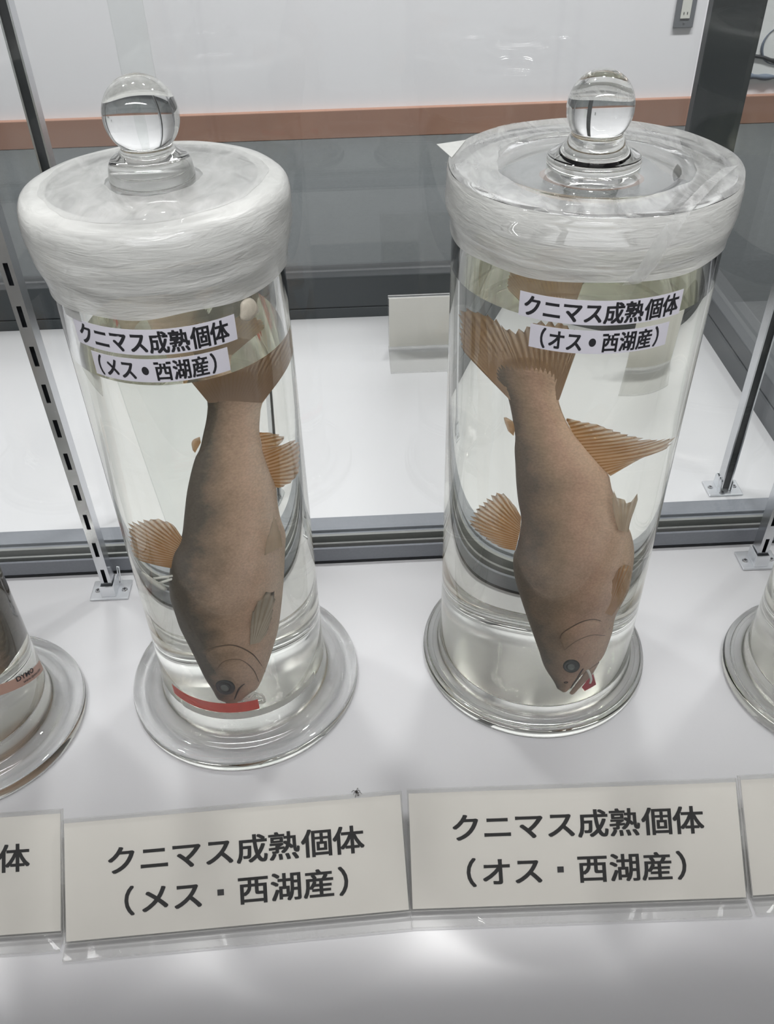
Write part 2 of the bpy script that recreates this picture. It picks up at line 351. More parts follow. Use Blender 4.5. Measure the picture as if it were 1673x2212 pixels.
# ================================================================== the two display cases, back to back
def front_case():
    t = tag(empty('display_case', (0, 0, FLOOR)), 'front glass display case whose white floor carries the fish jars and name cards', 'display case')
    z = -FLOOR
    receiver(box('floor_board', -0.75, 0.75, 0.02, 0.5157, z-0.02, z, M['laminate'], t))
    box('plinth', -0.75, 0.75, 0.05, 0.5155, 0, z-0.0201, M['plinth'], t)
    box('light_blocker', -0.75, 0.75, 0.06, 0.506, z+0.703, z+0.722, M['laminate'], t)  # unseen board added to keep the spot light off the front floor
    return t
front_case()
def rear_case():
    t = tag(empty('display_case', (0, 0.57, FLOOR)), 'rear glass display case with bare white floor and black corner post', 'display case')
    z = -FLOOR; y0 = -0.57
    receiver(box('floor_board', -0.75, 0.381, 0.5557+y0, 0.93+y0, z-0.02, z, M['laminate'], t))
    box('plinth', -0.75, 0.40, 0.535+y0, 0.96+y0, 0, z-0.0208, M['plinth'], t)
    # far bottom rail: two stepped faces
    bm = bmesh.new(); add_box(bm, -0.75, 0.372, 0.930+y0, 0.965+y0, z-0.02, z+0.012, 0.001)
    add_box(bm, -0.75, 0.372, 0.931+y0, 0.965+y0, z+0.0125, z+0.050, 0.0012)
    bm_obj('far_rail', bm, M['alu'], t)
    bm = bmesh.new(); add_box(bm, 0.381, 0.415, 0.5557+y0, 0.935+y0, z-0.02, z+0.022, 0.001); add_box(bm, 0.3825, 0.415, 0.5557+y0, 0.935+y0, z+0.0225, z+0.041, 0.0012)
    bm_obj('side_rail', bm, M['alu_side'], t)
    box('corner_post', 0.3475, 0.3995, 0.930+y0, 0.944+y0, 0, z+0.72, M['alu'], t, 0.001)
    box('pane', -0.75, 0.3470, 0.945+y0, 0.950+y0, z+0.0505, z+0.70, M['pane'], t)
    box('pane', 0.393, 0.398, 0.56+y0, 0.929+y0, z+0.0415, z+0.70, M['pane'], t)
    # top frame carrying the light strips
    bm = bmesh.new()
    add_box(bm, -0.75, 0.40, 0.93+y0, 0.97+y0, z+0.72, z+0.765, 0.001); add_box(bm, 0.361, 0.40, 0.5557+y0, 0.93+y0, z+0.72, z+0.765, 0.001)
    bm_obj('top_frame', bm, M['alu'], t)
    return t
rear_case()

# ---------------- the sliding doors between the cases
def door_track():
    t = tag(empty('door_track', (0, 0.535, 0)), 'black double-groove aluminium track crossing behind the jars', 'track')
    y0 = -0.535; X0, X1 = -0.75, 0.75
    bm = bmesh.new(); add_box(bm, X0, X1, 0.5160+y0, 0.5554+y0, -0.0200, 0.0022); bm_obj('track_bed', bm, M['track'], t)
    box('front_lip', X0, X1, 0.5163+y0, 0.5185+y0, 0.0022, 0.0152, M['alu_grey'], t, 0.0004)
    box('guide_rib', X0, X1, 0.5226+y0, 0.5246+y0, 0.0022, 0.0150, M['rib'], t, 0.0003)
    box('guide_rib', X0, X1, 0.5318+y0, 0.5345+y0, 0.0022, 0.0150, M['rib'], t, 0.0003)
    bm = bmesh.new(); add_box(bm, X0, X1, 0.5362+y0, 0.5395+y0, 0.0022, 0.0125); add_box(bm, X0, X1, 0.5393+y0, 0.5552+y0, 0.0022, 0.0152, 0.0004)
    bm_obj('back_cap', bm, M['alu_grey'], t)
door_track()
d1 = box('glass_door', -0.75, -0.1040, 0.5192, 0.5220, 0.0030, 0.70, M['pane']); tag(d1, 'clear sliding glass door in the front groove behind the left fish jar', 'glass door')
d2 = box('glass_door', -0.1236, 0.75, 0.5268, 0.5296, 0.0030, 0.70, M['pane']); tag(d2, 'clear sliding glass door in the rear groove behind the right fish jar', 'glass door')

# ---------------- slotted shelf posts with their foot brackets
PITCH = 0.0272
def slotted_post():
    t = empty('shelf_post', (0, 0, 0))
    # upright: C-shaped channel, slots punched in its front face (front = -y)
    w, dp, th, H = 0.0040, 0.0105, 0.0012, 0.699; sw = 0.00145; sh = 0.0140
    bm = bmesh.new()
    add_box(bm, -w, -sw, 0, th, 0.002, H); add_box(bm, sw, w, 0, th, 0.002, H)
    zc = 0.0208; last = 0.002
    while zc < H-0.01:
        add_box(bm, -sw, sw, 0, th, last, zc-sh/2); last = zc+sh/2; zc += PITCH
    add_box(bm, -sw, sw, 0, th, last, H)
    add_box(bm, -w, -w+th, th, dp, 0.002, H); add_box(bm, w-th, w, th, dp, 0.002, H)
    up = bm_obj('upright', bm, M['chrome'], t)
    bm = bmesh.new(); add_box(bm, -w+th, w-th, 0.0062, 0.0072, 0.002, H); bm_obj('shade_sheet', bm, M['hollow_shade'], t)  # added dark sheet, paints the shade in the hollow channel
    br = box('foot_bracket', -0.0145, 0.0150, -0.0050, 0.0155, 0.0, 0.0016, M['steel'], t, 0.0005)
    bm = bmesh.new(); add_box(bm, -0.0056, 0.0056, -0.0030, -0.0018, 0.0016, 0.0120, 0.0003); add_box(bm, -0.0056, -0.0046, -0.0018, 0.0115, 0.0016, 0.0120, 0.0003); add_box(bm, 0.0046, 0.0056, -0.0018, 0.0115, 0.0016, 0.0120, 0.0003)
    bm_obj('socket', bm, M['steel'], br)
    bm = bmesh.new(); add_tube(bm, [(0.0050, 0.0118, 0.0022), (0.0070, 0.0122, 0.0190), (0.0086, 0.0116, 0.0192), (0.0072, 0.0105, 0.0022)], 0.0005, 6)
    bm_obj('spring_clip', bm, M['steel'], br)
    for x, y in ((-0.0098, 0.0045), (0.0035, 0.0128), (0.0108, 0.0045)):
        bm = bmesh.new()
        bmesh.ops.create_cone(bm, cap_ends=True, segments=20, radius1=0.0024, radius2=0.0018, depth=0.0010, matrix=Matrix.Translation((x, y, 0.0021)))
        s = bm_obj('screw', bm, M['chrome'], br)
        bm = bmesh.new(); add_box(bm, x-0.0013, x+0.0013, y-0.00025, y+0.00025, 0.0024, 0.00275); add_box(bm, x-0.00025, x+0.00025, y-0.0013, y+0.0013, 0.0024, 0.00275)
        bm_obj('cross_recess', bm, M['ink'], s)
    return t
G = 'slotted shelf posts on screwed feet'
p0 = slotted_post(); p0.location = (-0.2028, 0.4905, 0.0003)
tag(p0, 'slotted chrome post on a screwed foot beside the left fish jar', 'post', G)
for loc, rz, lab in (((0.3062, 0.4905, 0), 0, 'slotted chrome post in front of the track, partly behind the jar at the right edge'),
                     ((-0.1975, 0.5965, 0), PI, 'dark backed post beyond the track, its foot behind the left fish jar'),
                     ((0.3100, 0.5925, 0), PI, 'plain backed post standing beyond the black track to the right of the right fish jar')):
    c = copy_tree(p0); c.location = (loc[0], loc[1], 0.0003); c.rotation_euler = (0, 0, rz); tag(c, lab, 'post', G)

# ================================================================== lettering
def text_verts(body, bold=0.0):
    cu = bpy.data.curves.new('lettering', 'FONT'); cu.body = body; cu.size = 1.0; cu.offset = bold; cu.resolution_u = 3
    cu.align_x = 'CENTER'; cu.space_character = 1.0
    o = bpy.data.objects.new('lettering', cu); COL.objects.link(o)
    bpy.context.view_layer.update()
    me = bpy.data.meshes.new_from_object(o.evaluated_get(bpy.context.evaluated_depsgraph_get()))
    vs = [v.co.copy() for v in me.vertices]; fs = [tuple(p.vertices) for p in me.polygons]
    bpy.data.objects.remove(o); bpy.data.curves.remove(cu); bpy.data.meshes.remove(me)
    return vs, fs
def em_layout(text, bold, dot):
    """each character in its own square em; returns unit verts centred on x, baseline at 0; dot: 'square' or 'round' for the middle dot"""
    V, F = [], []; n = len(text)
    for i, ch in enumerate(text):
        x0 = i-n/2+0.5
        if ch == '・':
            if dot == 'square': pts = [(-0.1, 0.28), (0.1, 0.28), (0.1, 0.48), (-0.1, 0.48)]
            else: pts = [(0.2*math.cos(2*PI*k/20), 0.38+0.2*math.sin(2*PI*k/20)) for k in range(20)]
            b = len(V); V += [Vector((x0+p[0], p[1], 0)) for p in pts]; F.append(tuple(range(b, b+len(pts)))); continue
        vs, fs = text_verts(ch)
        if ch == '（' or ch == '）': sx = (0 if not vs else -sum(v.x for v in vs)/len(vs)) + (0.22 if ch == '（' else -0.22)
        else: sx = 0 if not vs else -(max(v.x for v in vs)+min(v.x for v in vs))/2
        for dx, dy in ((0, 0), (bold, bold), (-bold, bold), (bold, -bold), (-bold, -bold)):     # overprinted for weight
            b = len(V); V += [Vector((v.x+x0+sx+dx, v.y+dy*0.7, 0)) for v in vs]; F += [tuple(q+b for q in f) for f in fs]
    return V, F

# ================================================================== name card stands
def card_stand(lines, W_, depth, top_z, lab, loc, rz, foot_back=0.055, foot_front=0.0085, em=0.0158, text_x=0.0, grp='name card stands'):
    """clear acrylic stand; origin at the middle of the card's bottom edge, card leaning back (+y)"""
    t = tag(empty('name_card_stand', loc, rz), lab, 'name card', grp)
    th = 0.0020; L = math.hypot(depth, top_z); ang = math.atan2(top_z, depth)
    lean = Matrix.Translation((0, 0, 0.0030)) @ Matrix.Rotation(ang, 4, 'X')     # panel plane: x across, y up the slope, z outward to the viewer
    def panel(name, x0, x1, y0, y1, z0, z1, mats, parent, edge=True):
        bm = bmesh.new(); add_box(bm, x0, x1, y0, y1, z0, z1)
        for f in bm.faces: f.material_index = 1 if (edge and abs(f.calc_center_median().z-(z0+z1)/2) < 1e-5) else 0
        for v in bm.verts: v.co = lean @ v.co
        return bm_obj(name, bm, None, parent, False, mats)
    A = [M['acrylic'], M['lit_acrylic_edge']]
    panel('front_sheet', -W_/2-0.0009, W_/2+0.0009, 0.0005, L+0.0022, 0.0008, 0.0026, A, t)
    panel('back_sheet', -W_/2-0.0009, W_/2+0.0009, 0.0005, L+0.0022, -0.0024, -0.0006, A, t)
    card = panel('card', -W_/2, W_/2, 0.0012, L, -0.0003, 0.0003, [M['card']], t, False)
    bm = bmesh.new(); add_box(bm, -W_/2-0.0009, W_/2+0.0009, -foot_front, foot_back, 0.0, 0.0022)
    for f in bm.faces: f.material_index = 1 if abs(f.normal.z) < 0.5 else 0
    bmesh.ops.recalc_face_normals(bm, faces=bm.faces)
    for f in bm.faces: f.material_index = 1 if abs(f.normal.z) < 0.5 else 0
    bm_obj('foot_plate', bm, None, t, False, A)
    for txt, yy, dx in lines:
        V, F = em_layout(txt, 0.021, 'square')
        V = [lean @ Vector((v.x*em*1.132+text_x+dx, yy+v.y*em, 0.00045)) for v in V]
        mesh_obj('lettering', V, F, M['ink'], card, False)
    return t
W_A = 0.187
def seat(a, b):
    a, b = Vector(a), Vector(b); m = (a+b)/2; return (m.x, m.y, 0.0003), math.atan2(b.y-a.y, b.x-a.x)
loc, rz = seat((-0.1736, 0.2221), (0.0128, 0.2294))
card_stand([('クニマス成熟個体', 0.0348, 0.000), ('（メス・西湖産）', 0.0133, -0.0003)], 0.1866, 0.0474, 0.041, 'clear name card stand reading メス in front of the left fish jar', loc, rz)
loc, rz = seat((0.0145, 0.2296), (0.2002, 0.2260))
card_stand([('クニマス成熟個体', 0.0373, 0.0013), ('（オス・西湖産）', 0.0133, -0.0005)], 0.1850, 0.0474, 0.041, 'clear name card stand reading オス in front of the right fish jar', loc, rz)
loc, rz = seat((-0.3620, 0.2250), (-0.1770, 0.2282))
card_stand([('クニマス成熟個体', 0.0350, 0.0034)], 0.1830, 0.0474, 0.0415, 'name card stand cut by the left edge, ending in 体', loc, rz)
loc, rz = seat((0.2030, 0.2268), (0.3880, 0.2280))
card_stand([], 0.1830, 0.0474, 0.0418, 'blank corner of a name card stand cut by the right edge of the photo', loc, rz)
card_stand([], 0.118, 0.016, 0.066, 'small name card stand seen from behind on the rear case floor', (0.0905, 0.851, 0.0003), PI, 0.050, 0.006, grp=None)

# ================================================================== glass specimen jars
def patch(name, R, a0, a1, z0, z1, mat, parent, n=40, wav=None):
    """a label lying on the jar wall: azimuths in degrees from the viewer's side (-y), positive to the right"""
    V, F = [], []
    for i in range(n+1):
        s = i/n; a = math.radians(a0+(a1-a0)*s)
        dz0, dz1 = (wav(s) if wav else (0, 0))
        for z in (z0+dz0, z1+dz1):
            for rr in (R, R+0.00012): V.append((rr*math.sin(a), -rr*math.cos(a), z))
    for i in range(n):
        b, c = 4*i, 4*i+4
        F += [(b+1, c+1, c+3, b+3), (b, b+2, c+2, c), (b, c, c+1, b+1), (b+2, b+3, c+3, c+2)]
    F += [(0, 1, 3, 2), (4*n, 4*n+2, 4*n+3, 4*n+1)]
    return mesh_obj(name, V, F, mat, parent, False)
def wrap_text(txt, R, ac, zc, em, pitch, parent, bold=0.02, dot='round', slope=0.0, mat=None, center=0.38):
    V, F = em_layout(txt, bold, dot); out = []
    for v in V:
        x = v.x*pitch; a = math.radians(ac)+x/R; z = zc+(v.y-center)*em+slope*x
        out.append(((R+0.0002)*math.sin(a), -(R+0.0002)*math.cos(a), z))
    return mesh_obj('lettering', out, F, mat or M['ink'], parent, False)

def specimen_jar(loc, lab, P):
    t = tag(empty('specimen_jar', (loc[0], loc[1], 0.0)), lab, 'jar', 'glass specimen jars in a row')
    R, Rf, wall, zb, zl = P['R'], P['Rf'], 0.0035, P['zb'], P['zl']
    Rr, zr0, zr1 = P['Rrim'], P['zr0'], P['zr1']; Ri = R-wall
    ft = P.get('ft', 0.0085)
    # wall, foot and ground rim are one blown piece
    prof = smooth_profile([(0, 0.0002), (Rf-0.004, 0.0002, 0.003), (Rf, 0.0005, 0.004), (Rf, ft, 0.004), (Rf-0.0045, ft+0.0012, 0.003), (Rf-0.0085, ft-0.0010, 0.003), (R+0.0105, ft-0.0004, 0.003), (R+0.0080, ft+0.0016, 0.003), (R+0.0016, ft+0.004, 0.005), (R, 0.032, 0.012), (R, zr0-0.006),
                           (R, zr0, 0.004), (Rr, zr0+0.002, 0.002), (Rr, zr1, 0.001), (Ri+0.0005, zr1, 0.0015), (Ri, zr1-0.004), (Ri, zl)], 6)
    prof = [(0, 0.0002), (R-0.001, 0.0002)] + prof[1:]
    caster(lathe('glass_body', prof, None, t, 160, mats=[M['glass'], M['glass_ground']], face_mat=lambda j: 1 if j == 0 else 0))
    # preserving liquid, meeting the glass directly
    lp = smooth_profile([(0, zb), (Ri-0.001, zb, 0.006), (Ri, zb+0.006, 0.006), (Ri, zl)], 6)
    nside = len(lp)-1
    lp.append((0, zl))
    caster(lathe('liquid', lp, None, t, 160, sharp=40, mats=[M['liquid_side'], M['liquid_top']], face_mat=lambda j: 1 if j >= nside else 0))
    # lid with ball knob
    lid = empty('lid', (0, 0, 0)); lid.parent = t
    z0, z1, Rl = zr1+0.0004, P['zlid'], P['Rlid']
    caster(lathe('lid_disc', smooth_profile([(0, z0), (Rl-0.002, z0, 0.001), (Rl, z0+0.001, 0.001), (Rl, z1-0.003, 0.003), (Rl-P['sh'], z1, 0.004)] + P['face'] + [P['knob']['foot'][0]], 5), M['glass'], lid, 128))
    kf = P['knob']    # foot / neck / ball
    prof = smooth_profile(kf['foot'], 5); zc, rk = kf['zc'], kf['r']
    a0 = math.asin((prof[-1][1]-zc)/rk)
    prof = prof[:-1] + [(rk*math.cos(a), zc+rk*math.sin(a)*kf.get('sq', 1)) for a in [a0+(PI/2-a0)*k/28 for k in range(29)]]
    prof[-1] = (0, prof[-1][1])
    caster(lathe('knob', prof, M['glass'], lid, 128))
    rnd = random.Random(P['seed'])
    ph = [rnd.uniform(0, 6.28) for _ in range(8)]
    def wob(r, z, a):
        k = 1+0.0045*math.sin(3*a+ph[0])*math.sin(z*400+ph[1])+0.003*math.sin(11*a+ph[2]+z*300)
        low = max(0, min(1, (P['ttop']-z-0.018)/0.012))
        return r*k, z+low*(0.0012*math.sin(2*a+ph[3])+0.0007*math.sin(7*a+ph[4]))
    tp = lathe('sealing_tape', smooth_profile([(r, z, 0.002) for r, z in P['tape']], 4), M['tape'], t, 128, wob=wob)
    tp['label'] = 'milky clear tape wound round the lid'
    if P.get('ttape'): lathe('tape_top', P['ttape'], P['ttmat'], t, 128, wob=lambda r, z, a: (r*(1+(0.022*math.sin(3*a+ph[5])+0.013*math.sin(8*a+ph[6])+0.006*math.sin(19*a+ph[7]) if r < 0.0515 else 0.004*math.sin(9*a+ph[5]))), z+0.00008*math.sin(13*a+ph[6])))
    return t
JL, JR = (-0.08982, 0.40383), (0.11305, 0.41673)
PL = dict(R=0.0551, Rf=0.0777, zb=0.0215, zl=0.2722, Rrim=0.0592, zr0=0.320, zr1=0.3315, zlid=0.3458, Rlid=0.0590, sh=0.006, seed=3,
          face=[(0.040, 0.3464, 0.004), (0.022, 0.3470)], dome=0.0011,
          knob=dict(zc=0.3746, r=0.0164, foot=[(0.0190, 0.3471), (0.0192, 0.3490, 0.002), (0.0180, 0.3570, 0.004), (0.0116, 0.3606, 0.0015), (0.0113, 0.3627)]),
          tape=[(0.0562, 0.3068), (0.0563, 0.3095), (0.0572, 0.3140), (0.0594, 0.3200), (0.0607, 0.3290), (0.0611, 0.3380), (0.0606, 0.3422), (0.0588, 0.3455), (0.0540, 0.3472), (0.0470, 0.3472)],
          ttop=0.343, ttape=[(0.0505, 0.34735), (0.045, 0.3474), (0.037, 0.3475), (0.030, 0.3476), (0.0215, 0.3477)], ttmat=M['tape_top'])
PR = dict(R=0.06565, Rf=0.0777, zb=0.0145, zl=0.2930, Rrim=0.0668, zr0=0.3185, zr1=0.3285, zlid=0.3425, Rlid=0.0674, sh=0.003, seed=8,
          face=[(0.0465, 0.3425, 0.003), (0.0425, 0.3417, 0.003), (0.032, 0.3418, 0.004), (0.0260, 0.3421)], dome=0.0,
          knob=dict(zc=0.3676, r=0.0152, sq=1.05, foot=[(0.0218, 0.3424), (0.0222, 0.3445, 0.0015), (0.0216, 0.3468, 0.002), (0.0150, 0.3502, 0.004), (0.0120, 0.3560, 0.002), (0.0118, 0.3578)]),
          tape=[(0.0662, 0.3130), (0.0664, 0.3160), (0.0672, 0.3190), (0.0688, 0.3260), (0.0688, 0.3400), (0.0680, 0.3434)],
          ttop=0.340, ttape=[(0.0680, 0.3435), (0.060, 0.3432), (0.052, 0.3431), (0.0462, 0.3430)], ttmat=M['tape_thin'])
jar_l = specimen_jar(JL, 'glass jar with ball-knob lid and メス sticker holding the left brown fish', PL)
jar_r = specimen_jar(JR, 'wider glass jar with ball-knob lid and オス sticker holding the right brown fish', PR)
P3 = dict(PL); P3.update(R=0.0486, Rf=0.0708, Rrim=0.053, Rlid=0.0535, seed=11, zb=0.02, zl=0.270, tape=[(r-0.0065, z) for r, z in PL['tape']], ttape=[(0.0440, 0.34735), (0.0305, 0.3475), (0.0215, 0.3477)], face=[(0.036, 0.3470, 0.004), (0.022, 0.3476)])
jar_3 = specimen_jar((-0.2685, 0.3774), 'glass jar cut by the left edge with a pinkish tape label low on it', P3)
P4 = dict(PL); P4.update(Rf=0.0690, seed=14, zb=0.018, zl=0.270)
jar_4 = specimen_jar((0.3105, 0.3780), 'specimen jar cut by the right edge of the photo', P4)

# stickers
def sticker(jar, R, a0, a1, z0, z1, txt, em, pitch, shift=0.0, wav=None):
    s = patch('sticker', R+0.0002, a0, a1, z0, z1, M['paper'], jar, wav=wav)
    wrap_text(txt, R+0.0002, (a0+a1)/2+shift, (z0+z1)/2, em, pitch, s, 0.028, 'round')
sticker(jar_l, 0.0551, -44.0, 38.0, 0.2892, 0.3018, 'クニマス成熟個体', 0.0114, 0.0091, -0.5)
sticker(jar_l, 0.0551, -36.0, 32.0, 0.2752, 0.2872, '（メス・西湖産）', 0.0108, 0.0082, -1.5)
sticker(jar_r, 0.06565, -37.4, 29.8, 0.2936, 0.3056, 'クニマス成熟個体', 0.0110, 0.0092, 0)
sticker(jar_r, 0.06565, -31.8, 25.5, 0.2791, 0.2909, '（オス・西湖産）', 0.0106, 0.0081, 0)
# red and white paper tape curled inside the foot of the left jar
rt = patch('red_label_tape', 0.0551-0.0035-0.0009, -50, 16.5, 0.0292, 0.0385, M['red_tape'], None); rt.location = (JL[0], JL[1], 0)
tag(rt, 'red paper strip curled along the bottom inside the left fish jar', 'label tape')
wt = patch('white_label_tape', 0.0551-0.0035-0.0009, -42, 66, 0.0225, 0.0284, M['white_plastic'], None); wt.location = (JL[0], JL[1], 0)
tag(wt, 'narrow white strip below the red strip inside the left fish jar', 'label tape')
# pinkish printed tape on the jar at the left edge
pk = patch('label_tape', 0.0489, 52, 112, 0.0610, 0.0700, M['pink_tape'], jar_3, 40, lambda s: (-0.0290*s-0.004*s*s, -0.0290*s-0.004*s*s))
def tape_text(txt, a, z, h, slope, bold):
    vs, fs = text_verts(txt, bold); out = []
    for v in vs:
        x = v.x*h; aa = math.radians(a)+x/0.0489; out.append((0.0493*math.sin(aa), -0.0493*math.cos(aa), z+v.y*h+slope*x))
    mesh_obj('lettering', out, fs, M['ink'], pk, False)
tape_text('www.dymo.com', 88, 0.0445, 0.0034, -0.62, 0.005)
tape_text('DYMO', 80, 0.0525, 0.0060, -0.62, 0.02)
# sealing leftovers on the left jar: a hardened drop and a loose tape end
bm = bmesh.new(); bmesh.ops.create_uvsphere(bm, u_segments=24, v_segments=16, radius=1.0)
for v in bm.verts: v.co = Vector((v.co.x*0.0052*(1+0.15*math.sin(4*v.co.z)), v.co.y*0.0026, v.co.z*0.0052*(1-0.2*v.co.x)))
a = math.radians(46); dr = bm_obj('sealant_drop', bm, M['sealant'], jar_l, True); dr.location = (0.0560*math.sin(a), -0.0560*math.cos(a), 0.3010); dr.rotation_euler = (0, 0.6, a)
patch('tape_flap', 0.0554, -50, -37, 0.3010, 0.3085, M['tape_top'], jar_l, 8)
# loose tape ends on the right lid
V = [(-0.0655, 0.012, 0.3436), (-0.0560, 0.036, 0.3440), (-0.0715, 0.026, 0.3456), (-0.0655, 0.012, 0.3438), (-0.0560, 0.036, 0.3442), (-0.0715, 0.026, 0.3458)]
mesh_obj('tape_end', V, [(0, 2, 1), (3, 4, 5), (0, 1, 4, 3), (1, 2, 5, 4), (2, 0, 3, 5)], M['tape'], jar_r, False)
bm = bmesh.new(); pts = [(0.060, -0.014, 0.3438), (0.044, -0.034, 0.3440), (0.022, -0.0655, 0.3438), (0.016, -0.0685, 0.335), (0.010, -0.0692, 0.322), (0.005, -0.0680, 0.314)]
V = []
for i, p in enumerate(pts):
    p = Vector(p); s = Vector((0.0085, 0.0035, 0)) if i < 3 else Vector((0.0085, 0.0012, 0)); V += [tuple(p-s*0.5), tuple(p+s*0.5)]
mesh_obj('tape_end', V, [(2*i, 2*i+2, 2*i+3, 2*i+1) for i in range(len(pts)-1)], M['tape_thin'], jar_r, True)

